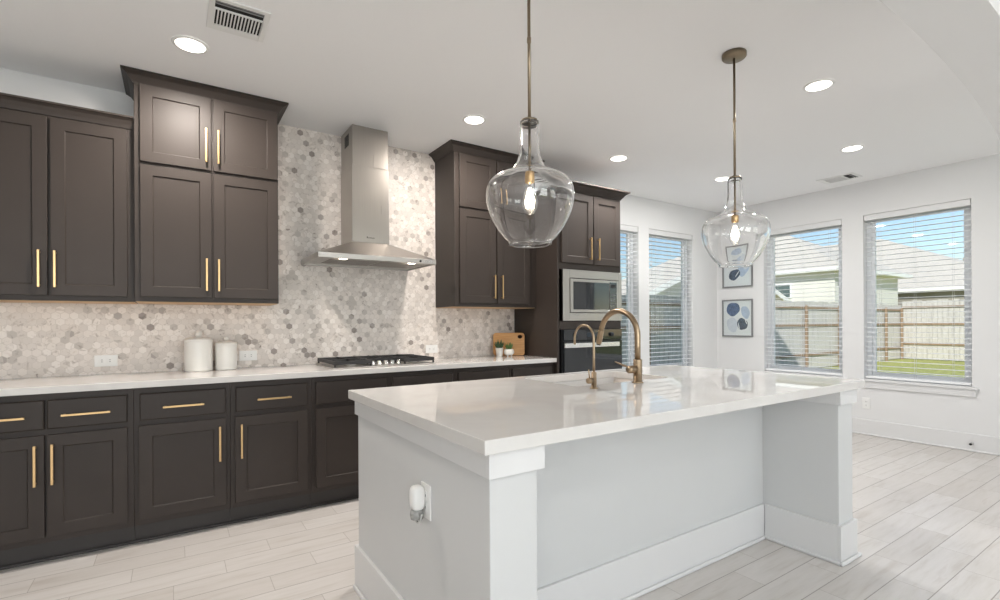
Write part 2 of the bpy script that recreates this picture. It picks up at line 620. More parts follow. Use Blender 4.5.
# ------------------------------------------------------------------ windows, stools, blinds
def window(n, axis, a0, a1, face, stool=True, sgn=1, z0=WZ0, z1=WZ1):
    """vinyl sash window at the outer side of the wall; face is the room face, the wall grows outwards by sgn"""
    def bx(m, s, e, d0, d1, zb, zt):
        p, q = sorted((face + sgn * d0, face + sgn * d1))
        if axis == 'x':
            m.box(s, e, p, q, zb, zt)
        else:
            m.box(p, q, s, e, zb, zt)
    f = MB()
    t = 0.045
    bx(f, a0, a0 + t, .085, .148, z0, z1); bx(f, a1 - t, a1, .085, .148, z0, z1)
    bx(f, a0 + t, a1 - t, .085, .148, z0, z0 + t); bx(f, a0 + t, a1 - t, .085, .148, z1 - t, z1)
    o = struct(f.build('window_%d' % n, VINYL, bevel=0.003))
    zm = (z0 + z1) / 2
    s = MB()
    u = 0.03
    bx(s, a0 + t, a0 + t + u, .10, .13, z0 + t, z1 - t); bx(s, a1 - t - u, a1 - t, .10, .13, z0 + t, z1 - t)
    bx(s, a0 + t + u, a1 - t - u, .10, .13, z0 + t, z0 + t + u); bx(s, a0 + t + u, a1 - t - u, .10, .13, z1 - t - u, z1 - t)
    s.build('window_sash', VINYL, o, bevel=0.002)
    g = MB()
    bx(g, a0 + t + u, a1 - t - u, .113, .117, z0 + t + u, z1 - t - u)
    g.build('window_pane', PANE, o)
    if stool:
        q = MB()
        bx(q, a0 - .045, a1 + .045, -.032, 0, z0 - .022, z0)
        bx(q, a0 + .001, a1 - .001, 0.0, .085, z0 - .0005, z0 + .004)
        q.build('window_stool', TRIM, o, bevel=0.004)
        q = MB()
        bx(q, a0 - .03, a1 + .03, -.018, 0, z0 - .092, z0 - .0225)
        q.build('window_apron', TRIM, o, bevel=0.003)
    return o

def blind(axis, a0, a1, face, sgn, label, tilt=0.0, z0=WZ0, z1=WZ1):
    mid = (a0 + a1) / 2
    loc = (mid, face + sgn * .045, z1) if axis == 'x' else (face + sgn * .045, mid, z1)
    r = thing('window_blind', label, 'blind', loc, 'white slatted window blinds')
    def bx(m, s, e, d0, d1, zb, zt):
        p, q = sorted((face + sgn * d0, face + sgn * d1))
        if axis == 'x':
            m.box(s, e, p, q, zb, zt)
        else:
            m.box(p, q, s, e, zb, zt)
    g = 0.006
    m = MB(); bx(m, a0 + g, a1 - g, .006, .072, z1 - .062, z1 - .002)
    m.build('head_rail', TRIM, r, bevel=0.003)
    m = MB()
    zb = z0 + .012
    zlast = zb + .035
    z = z1 - .088
    zs = []
    while z > zlast + .01:
        zs.append(z); z -= .0512
    for z in zs:
        # gently crowned slat
        def row(d, dz):
            return face + sgn * d, z + dz
        prof = [(0.016, 0.0), (0.041, 0.0022), (0.066, 0.0)]
        pts = [row(d, h) for d, h in prof] + [row(d, h - .0028) for d, h in reversed(prof)]
        if axis == 'x':
            m.rings([[(a, p[0], p[1]) for p in pts] for a in (a0 + g + .003, a1 - g - .003)])
        else:
            m.rings([[(p[0], a, p[1]) for p in pts] for a in (a0 + g + .003, a1 - g - .003)])
    m.build('slats', SLAT, r)
    m = MB(); bx(m, a0 + g + .003, a1 - g - .003, .016, .066, zb, zb + .024)
    m.build('bottom_rail', SLAT, r, bevel=0.003)
    wd = a1 - a0
    for fr in (.16, .5, .84):
        m = MB()
        for d in (.0145, .0675):
            bx(m, a0 + wd * fr - .001, a0 + wd * fr + .001, d - .001, d + .001, zb + .024, z1 - .062)
        m.build('ladder_cord', CORD, r)
    # tilt cords with tassels hanging at one end
    m = MB()
    for k, ln in ((.045, .42), (.058, .55)):
        a = a0 + k
        p = face + sgn * .009
        if axis == 'x':
            m.tube([(a, p, z1 - .06), (a, p, z1 - ln)], .0009, 6); m.lathe((a, p, z1 - ln - .03), [(.005, 0), (.007, .012), (.003, .03)], 10)
        else:
            m.tube([(p, a, z1 - .06), (p, a, z1 - ln)], .0009, 6); m.lathe((p, a, z1 - ln - .03), [(.005, 0), (.007, .012), (.003, .03)], 10)
    m.build('tilt_cord', CORD, r)
    return r

window(1, 'x', *WIN_BACK[0], WB); window(2, 'x', *WIN_BACK[1], WB)
window(3, 'y', *WIN_RIGHT[0], XR); window(4, 'y', *WIN_RIGHT[1], XR); window(5, 'y', *WIN_RIGHT[2], XR)
for i, x in enumerate((-1.6, 1.0, 3.6)):
    window(6 + i, 'x', x - .9, x + .9, RY0, False, -1, 0.35, 2.55)
blind('x', *WIN_BACK[0], WB, 1, 'white blind in the narrow-looking window right beside the oven cabinet')
blind('x', *WIN_BACK[1], WB, 1, 'white blind in the window between the tall faucet and the framed art')
blind('y', *WIN_RIGHT[0], XR, 1, 'white blind in the window just right of the framed art')
blind('y', *WIN_RIGHT[1], XR, 1, 'white blind in the rightmost window, with blue sky behind')

# ------------------------------------------------------------------ tiled wall
bs = MB()
bs.box(RX0, -0.196, W, WB - .0005, CT, 1.40)
bs.box(-0.196, 1.957, W, WB - .0005, CT, ZC - .001)
bs.box(1.957, 2.8185, W, WB - .0005, CT, 1.40)
struct(bs.build('backsplash', TILE))

# ------------------------------------------------------------------ cabinet parts
def shaker(x0, x1, yf, z0, z1, parent, name='door', rail=0.062, label=None):
    """five-piece door, front face at yf, 20 mm thick, recessed flat panel"""
    m = MB()
    yb = yf + 0.0195
    q = lambda d, y: [(x0 + d, y, z0 + d), (x1 - d, y, z0 + d), (x1 - d, y, z1 - d), (x0 + d, y, z1 - d)]
    m.rings([q(0, yb), q(0, yf), q(rail, yf), q(rail + .0035, yf + .008)])
    o = m.build(name, CAB, parent, bevel=0.0018)
    return o

def slab(x0, x1, yf, z0, z1, parent, name='drawer'):
    m = MB()
    e = 0.006
    pts = lambda d, y: [(x0 + d, y, z0 + d), (x1 - d, y, z0 + d), (x1 - d, y, z1 - d), (x0 + d, y, z1 - d)]
    m.rings([pts(0, yf + .0195), pts(0, yf + .005), pts(e, yf)])
    return m.build(name, CAB, parent, bevel=0.001)

def pull(p0, p1, yf, parent, mat=None):
    """square bar pull between two (x, z) points"""
    m = MB()
    r = 0.0054
    (xa, za), (xb, zb) = p0, p1
    yo = yf - 0.032
    if abs(xa - xb) < 1e-4:
        m.box(xa - r, xa + r, yo, yo + 2 * r, za, zb)
        for zz in (za + .012, zb - .012):
            m.box(xa - r * .8, xa + r * .8, yo + 2 * r, yf, zz - r, zz + r)
    else:
        m.box(xa, xb, yo, yo + 2 * r, za - r, za + r)
        for xx in (xa + .012, xb - .012):
            m.box(xx - r, xx + r, yo + 2 * r, yf, za - r * .8, za + r * .8)
    return m.build('handle', mat or BRASS, parent, bevel=0.0012)

def crown(x0, x1, yb, yf, z0, z1, out, parent, left=True, right=True, yleft=None, yright=None):
    """cove crown around front and both returns"""
    h = z1 - z0
    prof = [(0.0, 0.0), (0.006, 0.0), (0.008, .10), (.30 * out, .30), (.55 * out, .62), (.86 * out, .80), (out, .84), (out, 1.0), (0.0, 1.0)]
    m = MB()
    rr = []
    for o_, t in prof:
        z = z0 + h * t
        ol = o_ if left else 0.0
        orr = o_ if right else 0.0
        rr.append([(x0 - ol, yleft if yleft else yb, z), (x0 - ol, yf - o_, z), (x1 + orr, yf - o_, z), (x1 + orr, yright if yright else yb, z)])
    m.rings(rr, close_u=False, caps=False)
    k = len(m.v)
    # flat top and back faces close the moulding
    top = [p for p in rr[-2]]
    m.v += top
    m.face((k, k + 1, k + 2, k + 3))
    return m.build('crown_moulding', CAB, parent)

def carcass(x0, x1, yfr, yb, z0, z1, parent, under=False):
    m = MB().box(x0, x1, yfr, yb, z0, z1)
    c = m.build('cabinet_box', CAB, parent, bevel=0.0015)
    if under:
        MB().box(x0 + .004, x1 - .004, yfr + .022, yb - .002, z0 - .004, z0 - .0002).build('underside_panel', RAWWOOD, parent)
    return c

G_UP = 'dark wall cabinets'
# left, lower pair
c = thing('wall_cabinet', 'shorter dark wall cabinet at the far left, plain wall showing above it', 'cabinet', (-.58, W - .16, 1.365), G_UP)
carcass(-.963, -.1975, 3.697, W - .001, 1.365, 2.402, c, True)
for x0, x1, hx in ((-.934, -.588, -.6215), (-.575, -.232, -.5545)):
    d = shaker(x0, x1, 3.677, 1.393, 2.387, c)
    pull((hx, 1.437), (hx, 1.642), 3.677, d)
crown(-.963, -.1975, 3.99, 3.697, 2.402, 2.468, .045, c, left=True, right=False)

# tall stacked pair left of the hood
c = thing('wall_cabinet', 'tall stacked dark wall cabinet left of the range hood, reaching the ceiling', 'cabinet', (.2, W - .18, 1.37), G_UP)
carcass(-.1955, .597, 3.65, W - .001, 1.367, 2.70, c, True)
for x0, x1, hx in ((-.167, .201, .1725), (.213, .591, .2395)):
    d = shaker(x0, x1, 3.63, 2.206, 2.664, c)
    pull((hx, 2.25), (hx, 2.462), 3.63, d)
    d = shaker(x0, x1, 3.63, 1.395, 2.188, c)
    pull((hx, 1.437), (hx, 1.641), 3.63, d)
crown(-.1955, .597, W - .002, 3.65, 2.668, 2.733, .060, c)

# tall stacked pair right of the hood
c = thing('wall_cabinet', 'tall stacked dark wall cabinet between the range hood and the oven cabinet', 'cabinet', (2.38, W - .18, 1.37), G_UP)
carcass(1.957, 2.8185, 3.645, W - .001, 1.367, 2.70, c, True)
for x0, x1, hx in ((2.0, 2.362, 2.347), (2.374, 2.733, 2.4215)):
    hx = x1 - .027 if x0 < 2.3 else x0 + .04
    d = shaker(x0, x1, 3.625, 2.208, 2.655, c)
    pull((hx, 2.25), (hx, 2.46), 3.625, d)
    d = shaker(x0, x1, 3.625, 1.397, 2.192, c)
    pull((hx, 1.438), (hx, 1.646), 3.625, d)
crown(1.957, 2.8185, W - .002, 3.645, 2.668, 2.733, .060, c)

# base run
YF = 3.381
G_B = 'dark base cabinets along the tiled wall'
def base_unit(x0, x1, label, drawers, doors):
    c = thing('base_cabinet', label, 'cabinet', ((x0 + x1) / 2, 3.7, 0), G_B)
    carcass(x0 + .0005, x1 - .0005, YF + .02, W - .002, .108, .8775, c)
    MB().box(x0 + .0005, x1 - .0005, 3.4485, 3.468, 0, .1075).build('toe_kick', TOE, c)
    for a, b, h in drawers:
        d = slab(a, b, YF, .692, .842, c)
        if h:
            pull((h[0], .761), (h[1], .761), YF, d)
    for a, b, h in doors:
        d = shaker(a, b, YF, .141, .663, c)
        if h:
            pull((h, .412), (h, .618), YF, d)
    return c
base_unit(-1.84, -.91, 'dark base cabinet cut off by the left edge of the photo', [(-1.81, -1.38, (-1.70, -1.5)), (-1.37, -.94, (-1.26, -1.05))],
          [(-1.81, -1.38, -1.41), (-1.37, -.94, -1.34)])
base_unit(-.91, -.19, 'double base cabinet at far left, two doors under two drawers', [(-.885, -.557, (-.83, -.625)), (-.547, -.217, (-.488, -.288))],
          [(-.885, -.557, -.59), (-.547, -.218, -.5235)])
base_unit(-.19, .281, 'single-door base cabinet below the white canisters, handle on its right', [(-.163, .257, (-.056, .144))], [(-.168, .256, .2235)])
base_unit(.281, .752, 'single-door base cabinet left of the cooktop, handle on its left', [(.309, .724, (.425, .622))], [(.305, .725, .3385)])
base_unit(.752, 1.822, 'wide base cabinet below the gas cooktop, partly hidden by the island',
          [(.777, 1.266, None), (1.308, 1.796, None)], [(.777, 1.266, 1.23), (1.308, 1.796, 1.345)])
base_unit(1.822, 2.34, 'base cabinet second from the oven tower, mostly behind the island', [(1.848, 2.319, (1.98, 2.18))], [(1.848, 2.319, 2.285)])
base_unit(2.34, 2.8185, 'base cabinet directly beside the oven tower, mostly behind the island', [(2.362, 2.784, (2.47, 2.67))], [(2.362, 2.784, 2.40)])
shoe = MB().box(RX0 + .01, 2.818, 3.434, 3.448, 0, .016)
tag(shoe.build('shoe_moulding', TOE, bevel=.005), 'thin dark shoe moulding along the foot of the base cabinets', 'moulding')

# back worktop
wt = MB().box(-1.85, 2.8185, 3.356, W - .0005, .8778, CT)
tag(wt.build('countertop', QUARTZ, bevel=.002), 'long white quartz countertop on the dark base cabinets', 'countertop')

# ------------------------------------------------------------------ oven tower
TX0, TX1 = 2.8195, 3.618
TY = 3.345
tw = thing('oven_cabinet', 'tall dark cabinet tower holding the microwave and wall oven', 'cabinet', (3.22, 3.68, 0))
m = MB()
m.box(TX0, TX0 + .02, TY, W - .001, .0, 2.41); m.box(TX1 - .02, TX1, TY, W - .001, 0, 2.41)
m.box(TX0 + .02, TX1 - .02, W - .021, W - .001, .10, 2.41)
m.box(TX0 + .02, TX1 - .02, TY, W - .021, 2.39, 2.41)
m.box(TX0 + .02, TX1 - .02, TY, W - .021, 1.703, 1.765)
m.box(TX0 + .02, TX1 - .02, TY - .004, W - .021, 1.166, 1.240)
m.box(TX0 + .02, TX1 - .02, TY, W - .021, .40, .448)
m.box(TX0 + .02, TX1 - .02, TY, W - .021, .10, .125)
m.box(TX0 + .02, TX1 - .02, TY + .005, TY + .02, 1.765, 2.39)
m.build('cabinet_box', CAB, tw, bevel=.0015)
for x0, x1, hx in ((2.862, 3.239, 3.194), (3.248, 3.596, 3.292)):
    d = shaker(x0, x1, TY - .02, 1.762, 2.395, tw)
    pull((hx, 1.80), (hx, 2.005), TY - .02, d)
d = slab(2.862, 3.596, TY - .02, .14, .39, tw)
pull((3.1, .27), (3.36, .27), TY - .02, d)
MB().box(TX0 + .021, TX1 - .021, TY + .07, TY + .09, 0, .099).build('toe_kick', TOE, tw)
crown(TX0, TX1, W - .002, TY, 2.41, 2.486, .07, tw, yleft=3.61)

# microwave
mw = thing('microwave', 'built-in stainless microwave above the wall oven', 'microwave', (3.24, 3.6, 1.243))
m = MB()
y0 = TY - .022
def ring(m, x0, x1, z0, z1, X0, X1, Z0, Z1, ya, yb):
    m.box(X0, x0, ya, yb, Z0, Z1); m.box(x1, X1, ya, yb, Z0, Z1)
    m.box(x0, x1, ya, yb, Z0, z0); m.box(x0, x1, ya, yb, z1, Z1)
ring(m, 2.944, 3.566, 1.312, 1.628, 2.868, 3.608, 1.243, 1.702, y0, TY - .001)
m.build('trim_frame', STEEL, mw, bevel=.0025)
MB().box(2.945, 3.565, y0 + .012, W - .1, 1.3125, 1.6275).build('microwave_body', BLACK, mw)
m = MB()
ring(m, 2.985, 3.44, 1.345, 1.595, 2.951, 3.56, 1.319, 1.621, y0 - .004, y0 + .0115)
d = m.build('door', STEEL, mw, bevel=.002)
MB().box(2.9855, 3.4395, y0 - .001, y0 + .0115, 1.3455, 1.5945).build('door_window', BLACKGLASS, d)
d = MB().box(3.4405, 3.535, y0 - .0055, y0 - .0042, 1.335, 1.605).build('control_panel', BLACKGLASS, mw)
m = MB()
for r_ in range(5):
    for q in range(3):
        m.box(3.456 + q * .022, 3.470 + q * .022, y0 - .0062, y0 - .0056, 1.36 + r_ * .03, 1.374 + r_ * .03)
MB().box(3.452, 3.522, y0 - .0062, y0 - .0056, 1.55, 1.585).build('display', BLACK, d)
m.build('keypad', plain('keypad_grey', rgb(86, 88, 92), .4), d)

# wall oven
ov = thing('wall_oven', 'black glass wall oven with a long steel handle', 'oven', (3.24, 3.6, .45))
MB().box(2.862, 3.596, TY - .0005, W - .05, .4515, 1.163).build('oven_body', BLACK, ov)
cp = MB().box(2.876, 3.605, y0 - .002, TY - .001, 1.066, 1.163).build('control_panel', BLACKGLASS, ov, bevel=.002)
MB().box(3.15, 3.33, y0 - .0032, y0 - .0022, 1.095, 1.135).build('display', plain('oven_display', rgb(38, 48, 58), .1), cp)
OVEN_KNOB = plain('oven_knob', rgb(62, 64, 68), .25, .6)
for xx in (3.01, 3.46):
    MB().lathe((xx, y0 - .002, 1.114), [(.020, 0), (.019, -.020), (.015, -.024)], 24, 'y').build('knob', OVEN_KNOB, cp)
d = MB().box(2.876, 3.605, y0 - .004, TY - .001, .458, 1.058).build('door', BLACKGLASS, ov, bevel=.003)
m = MB()
m.box(2.842, 3.512, y0 - .062, y0 - .042, 1.004, 1.044)
for xx in (2.90, 3.46):
    m.box(xx, xx + .02, y0 - .044, y0 - .004, 1.010, 1.036)
m.build('handle', plain('bright_steel', rgb(226, 226, 226), .25, .85), d, bevel=.003)

# ------------------------------------------------------------------ range hood
hd = thing('range_hood', 'stainless chimney range hood over the gas cooktop', 'hood', (1.27, W, 1.66))
HX0, HX1, HY = .815, 1.697, 3.46
DX0, DX1, DY = 1.124, 1.41, 3.71
m = MB()
m.box(DX0 - .003, DX1 + .003, DY - .003, W - .001, 1.846, 2.43)
m.build('duct_cover', STEELV, hd, bevel=.003)
m = MB().box(DX0 + .002, DX1 - .002, DY + .002, W - .001, 2.43, ZC - .001)
d = m.build('duct_sleeve', STEELV, hd, bevel=.003)
m = MB()
for k in range(6):
    m.box(DX0 + .0005, DX0 + .003, 3.80 + k * .019, 3.811 + k * .019, 2.60, 2.69)
m.build('vent_slots', BLACK, d)
m = MB()
bt = [(HX0, HY, 1.718), (HX1, HY, 1.718), (HX1, W - .001, 1.718), (HX0, W - .001, 1.718)]
tp = [(DX0 - .003, DY - .003, 1.846), (DX1 + .003, DY - .003, 1.846), (DX1 + .003, W - .001, 1.846), (DX0 - .003, W - .001, 1.846)]
m.hexa(bt, tp)
m.build('canopy', STEEL, hd, bevel=.002)
m = MB()
m.box(HX0, HX1, HY, HY + .02, 1.681, 1.718); m.box(HX0, HX0 + .02, HY + .02, W - .001, 1.681, 1.718)
m.box(HX1 - .02, HX1, HY + .02, W - .001, 1.681, 1.718); m.box(HX0 + .02, HX1 - .02, W - .021, W - .001, 1.681, 1.718)
rim = m.build('rim', STEEL, hd, bevel=.002)
m = MB(); m.cyl((1.565, HY, 1.6995), .009, 0, -.006, 16, 'y'); m.build('power_button', BLACK, rim)
m = MB()
for k in range(4):
    m.cyl((1.597 + k * .022, HY, 1.6995), .0045, 0, -.003, 12, 'y')
m.build('speed_buttons', CHROME, rim)
und = MB().box(HX0 + .0205, HX1 - .0205, HY + .0205, W - .0215, 1.690, 1.702).build('underside', STEEL, hd)
m = MB()
for x0 in (.93, 1.30):
    for k in range(9):
        m.box(x0, x0 + .35, HY + .12 + k * .032, HY + .14 + k * .032, 1.6862, 1.6898)
m.build('grease_filter', plain('filter_steel', rgb(150, 145, 140), .4, 1.0), und)
for x in (1.0, 1.52):
    q = MB().cyl((x, HY + .065, 1.6895), .028, 0, -.005, 24).build('lamp', HOOD_GLOW, hd)
    lamp('hood_lamp', 'SPOT', (x, HY + .065, 1.682), 3, WARM, (0, 0, 0), spot_size=R(110), spot_blend=.6, shadow_soft_size=.025)
m = MB()
xx = 1.232
for w_, h_ in ((.010, .013), (.006, .007), (.008, .008), (.007, .008), (.006, .007), (.008, .008)):
    m.box(xx, xx + w_, DY - .0040, DY - .0031, 1.881, 1.881 + h_)
    xx += w_ + .003
m.build('nameplate', plain('nameplate_grey', rgb(96, 92, 90), .4), hd)

# ------------------------------------------------------------------ gas cooktop
ck = thing('gas_cooktop', 'gas cooktop with black iron grates set in the white counter', 'cooktop', (1.305, 3.7, CT))
CX0, CX1, CY0, CY1 = .905, 1.69, 3.446, 3.95
MB().box(CX0, CX1, CY0, CY1, CT + .0005, CT + .010).build('base_plate', STEEL, ck, bevel=.004)
burners = [(1.06, 3.58, .034), (1.06, 3.82, .042), (1.3075, 3.78, .055), (1.555, 3.58, .034), (1.555, 3.82, .042)]
for bx_, by_, br in burners:
    b = MB().lathe((bx_, by_, CT + .0102), [(br * 1.25, 0), (br * 1.2, .008), (br * .95, .014), (br * .95, .017)], 28).build('burner', plain('burner_alloy', rgb(150, 148, 145), .4, .9), ck)
    MB().lathe((bx_, by_, CT + .0275), [(br, 0), (br, .006), (br * .85, .009)], 28).build('burner_cap', IRON, b)
def grate(x0, x1, ya, yb, cs):
    m = MB()
    zt, zb, t = CT + .052, CT + .026, .013
    for yy in (ya, yb - t):
        m.box(x0, x1, yy, yy + t, zb, zt)
    for xx in (x0, x1 - t):
        m.box(xx, xx + t, ya + t, yb - t, zb, zt)
    ym = (ya + yb) / 2
    m.box(x0 + t, x1 - t, ym - t / 2, ym + t / 2, zb + .002, zt)
    for cx, cy in cs:
        for dx, dy in ((1, 0), (-1, 0), (0, 1), (0, -1)):
            e = (x1 - t if dx > 0 else x0 + t) if dx else cx
            f = (yb - t if dy > 0 else ya + t) if dy else cy
            if dx:
                a, b = sorted((cx + dx * .025, e)); m.box(a, b, cy - .005, cy + .005, zb + .004, zt + .004)
            else:
                a, b = sorted((cy + dy * .025, f))
                m.box(cx - .005, cx + .005, a, b, zb + .003, zt + .004)
    for xx in (x0 + .001, x1 - .013):
        for yy in (ya + .001, yb - .013):
            m.box(xx, xx + .012, yy, yy + .012, CT + .0102, zb)
    return m.build('grate', IRON, ck, bevel=.0025)
grate(CX0 + .012, 1.185, CY0 + .015, CY1 - .015, [(1.06, 3.58), (1.06, 3.82)])
grate(1.19, 1.425, 3.595, CY1 - .015, [(1.3075, 3.78)])
grate(1.43, CX1 - .012, CY0 + .015, CY1 - .015, [(1.555, 3.58), (1.555, 3.82)])
for xx in (1.205, 1.256, 1.307, 1.358, 1.409):
    k = MB().lathe((xx, 3.515, CT + .0102), [(.021, 0), (.021, .004), (.016, .006), (.0155, .026), (.013, .030)], 24).build('knob', CHROME, ck)

# ------------------------------------------------------------------ counter clutter
def canister(cx, cy, r, zt, zk, label):
    c = thing('canister', label, 'canister', (cx, cy, CT), 'white lidded canisters on the counter')
    h = zt - CT
    m = MB()
    prof = [(r * .96, .0005), (r, .006)]
    n = 22
    for i in range(n):                    # fine ribbed wall
        z = .02 + (h - .045) * i / n
        prof += [(r, z), (r - .0012, z + (h - .045) / n * .5)]
    prof += [(r, h - .022), (r, h - .020)]
    m.lathe((cx, cy, CT), prof, 48)
    m.build('canister_body', CERAMIC, c)
    m = MB().lathe((cx, cy, CT), [(r * 1.015, h - .0195), (r * 1.015, h - .008), (r * .97, h), (r * .45, h + .009), (.010, h + .012)], 48)
    l = m.build('lid', CERAMIC, c)
    kr = (zk - zt - .010) / 2
    MB().lathe((cx, cy, zk - kr), [(.35 * kr, -kr * 1.1)] + [(kr * cos(a), kr * sin(a)) for a in [R(-65 + 15 * i) for i in range(10)]] + [(.002, kr)], 24).build('knob', CERAMIC, l)
    return c
canister(.135, 3.883, .0835, 1.131, 1.186, 'larger white ribbed canister with round lid knob, on the left')
canister(.2985, 3.885, .0665, 1.101, 1.141, 'smaller white ribbed canister, right of the bigger one')

def rounded_rect(x0, x1, z0, z1, r, n=8):
    p = []
    for cx, cz, a0 in ((x1 - r, z0 + r, -90), (x1 - r, z1 - r, 0), (x0 + r, z1 - r, 90), (x0 + r, z0 + r, 180)):
        for i in range(n + 1):
            a = R(a0 + 90 * i / n)
            p.append((cx + r * cos(a), cz + r * sin(a)))
    return p
# wooden board leaning in the corner (with a slotted hand hole)
def cutting_board():
    x0, x1, z0, z1 = 0.0, .300, 0.0, .218
    out = rounded_rect(x0, x1, z0, z1, .028)
    hx, hz, hr = .256, .180, .018
    N = len(out)
    hole = [(hx + hr * 1.25 * cos(2 * pi * i / 24), hz + hr * sin(2 * pi * i / 24)) for i in range(24)]
    bm = bmesh.new()
    vo = [bm.verts.new((p[0], 0, p[1])) for p in out]
    vh = [bm.verts.new((p[0], 0, p[1])) for p in hole]
    es = [bm.edges.new((vo[i], vo[(i + 1) % N])) for i in range(N)] + [bm.edges.new((vh[i], vh[(i + 1) % 24])) for i in range(24)]
    res = bmesh.ops.triangle_fill(bm, use_beauty=True, edges=es, normal=(0, -1, 0))
    bmesh.ops.dissolve_limit(bm, angle_limit=.01, verts=bm.verts, edges=bm.edges)
    ex = bmesh.ops.extrude_face_region(bm, geom=list(bm.faces))
    bmesh.ops.translate(bm, vec=(0, .018, 0), verts=[v for v in ex['geom'] if isinstance(v, bmesh.types.BMVert)])
    bmesh.ops.recalc_face_normals(bm, faces=bm.faces)
    ed = [e for e in bm.edges if len(e.link_faces) == 2 and e.calc_face_angle(0) > R(50)]
    bmesh.ops.bevel(bm, geom=ed, offset=.004, segments=3, profile=.5, affect='EDGES', clamp_overlap=True)
    me = bpy.data.meshes.new('cutting_board')
    bm.to_mesh(me); bm.free()
    me.materials.append(BAMBOO)
    o = bpy.data.objects.new('cutting_board', me)
    COL.objects.link(o)
    o.location = (2.535, 3.955, CT + .0005)
    o.rotation_euler = (R(-8), 0, R(-33.7))
    tag(o, 'bamboo cutting board with a hand hole, leaning beside the oven cabinet', 'cutting board')
    # stand the lower rear edge on the counter
    zmin = min((o.rotation_euler.to_matrix() @ v.co).z for v in me.vertices)
    o.location.z = CT + .0005 - zmin
cutting_board()

rnd = random.Random(4)
def plant(cx, cy, kind, label):
    t = thing('potted_succulent', label, 'plant', (cx, cy, CT), 'small potted plants by the cutting board')
    m = MB()
    if kind == 0:
        h = .082
        m.lathe((cx, cy, CT), [(.026, .0005), (.028, .004), (.037, h), (.033, h), (.032, h - .012)], 28)
        m.build('pot', CERAMIC, t)
        MB().cyl((cx, cy, CT + h - .018), .0322, 0, .008, 24).build('soil', SOIL, t)
        base, mat, hh = h - .012, LEAF, .085
    else:
        h = .070
        m.lathe((cx, cy, CT + .012), [(.022, 0), (.038, .006), (.049, .024), (.048, .040), (.040, .056), (.035, .058), (.034, .048)], 32)
        p = m.build('pot', CERAMIC, t)
        for a in (90, 210, 330):
            MB().lathe((cx + .024 * cos(R(a)), cy + .024 * sin(R(a)), CT), [(.005, .0005), (.008, .016)], 12).build('foot', CERAMIC, p)
        MB().cyl((cx, cy, CT + .012 + .046), .0342, 0, .005, 24).build('soil', SOIL, t)
        base, mat, hh = .058, LEAF2, .075
    m = MB()
    m.sm = True
    for i in range(34):
        a = rnd.uniform(0, 2 * pi)
        tilt = rnd.uniform(.05, .75)
        ln = hh * rnd.uniform(.7, 1.1) * (1 - .25 * tilt)
        s = Vector((cx + .012 * cos(a) * rnd.random(), cy + .012 * sin(a) * rnd.random(), CT + base - .006))
        d = Vector((sin(tilt) * cos(a), sin(tilt) * sin(a), cos(tilt)))
        pts = [s + d * ln * k + Vector((0, 0, .008 * k * k)) for k in (0, .35, .7, 1)]
        m.tube(pts, [.0035, .0055, .004, .0006], 6)
    m.build('foliage', mat, t)
    return t
plant(2.523, 3.83, 0, 'small plant in a tapered white pot, left of the footed bowl')
plant(2.600, 3.785, 1, 'small bright green plant in a round footed white bowl')

# ------------------------------------------------------------------ island
isl = thing('kitchen_island', 'white island base with end posts and open knee space', 'island', (1.84, 1.7, 0))
IX0, IX1 = .7135, 2.955
IYF, IYB, KY = 1.135, 2.285, 1.52
m = MB().box(IX0, .876, IYF, IYB, 0, .8735); m.build('end_panel', ISLAND_PAINT, isl, bevel=.003)
m = MB().box(2.797, IX1, IYF, IYB, 0, .8735); m.build('end_panel', ISLAND_PAINT, isl, bevel=.003)
MB().box(.8765, 2.7965, KY, KY + .10, 0, .8735).build('back_panel', ISLAND_PAINT, isl)
m = MB()
m.box(.8765, 2.7965, IYB - .06, IYB - .04, .10, .8735); m.box(.8765, 2.7965, IYB - .10, IYB - .08, 0, .0995)
m.build('cabinet_front', ISLAND_PAINT, isl)
for i in range(4):
    a = .885 + i * .477
    d = shaker(a, a + .468, IYB - .0395, .14, .83, isl)
def collar(x0, x1, z0, z1, t, name, inner_y, bev, tl=None):
    """band round the free sides of an end panel; tl is its thickness on the near end of the island"""
    m = MB()
    left = x0 < 1.5
    to = (tl or t) if left else t
    m.box(x0 - (to if left else t), x1 + t, IYF - t, IYF, z0, z1)
    if left:
        m.box(x0 - to, x0, IYF, IYB, z0, z1); m.box(x1, x1 + t, IYF, inner_y, z0, z1)
    else:
        m.box(x1, x1 + t, IYF, IYB, z0, z1); m.box(x0 - t, x0, IYF, inner_y, z0, z1)
    m.box(x0 - to if left else x0, x1 if left else x1 + t, IYB, IYB + t, z0, z1)
    return m.build(name, TRIM, isl, bevel=bev)
for x0, x1 in ((IX0, .876), (2.797, IX1)):
    collar(x0, x1, .802, .8735, .0165, 'cap_trim', KY - .001, .0015, .011)
    collar(x0, x1, 0, .192, .0155, 'baseboard', KY - .0165, .002)
MB().box(.892, 2.781, KY - .0155, KY - .0002, 0, .192).build('baseboard', TRIM, isl, bevel=.002)
m = MB()
t, q = .0155, .015
for x0, x1 in ((IX0, .876), (2.797, IX1)):
    m.box(x0 - t - q, x1 + t + q, IYF - t - q, IYF - t - .0003, 0, .019)
    m.box(x0 - t - q, x0 - t - .0003, IYF - t, IYB if x0 < 1.5 else KY - t, 0, .019)
    m.box(x1 + t + .0003, x1 + t + q, IYF - t, KY - t if x0 < 1.5 else IYB, 0, .019)
m.box(.892 + q, 2.781 - q, KY - t - q, KY - t - .0003, 0, .019)
m.build('quarter_round', TRIM, isl, bevel=.007, seg=3)

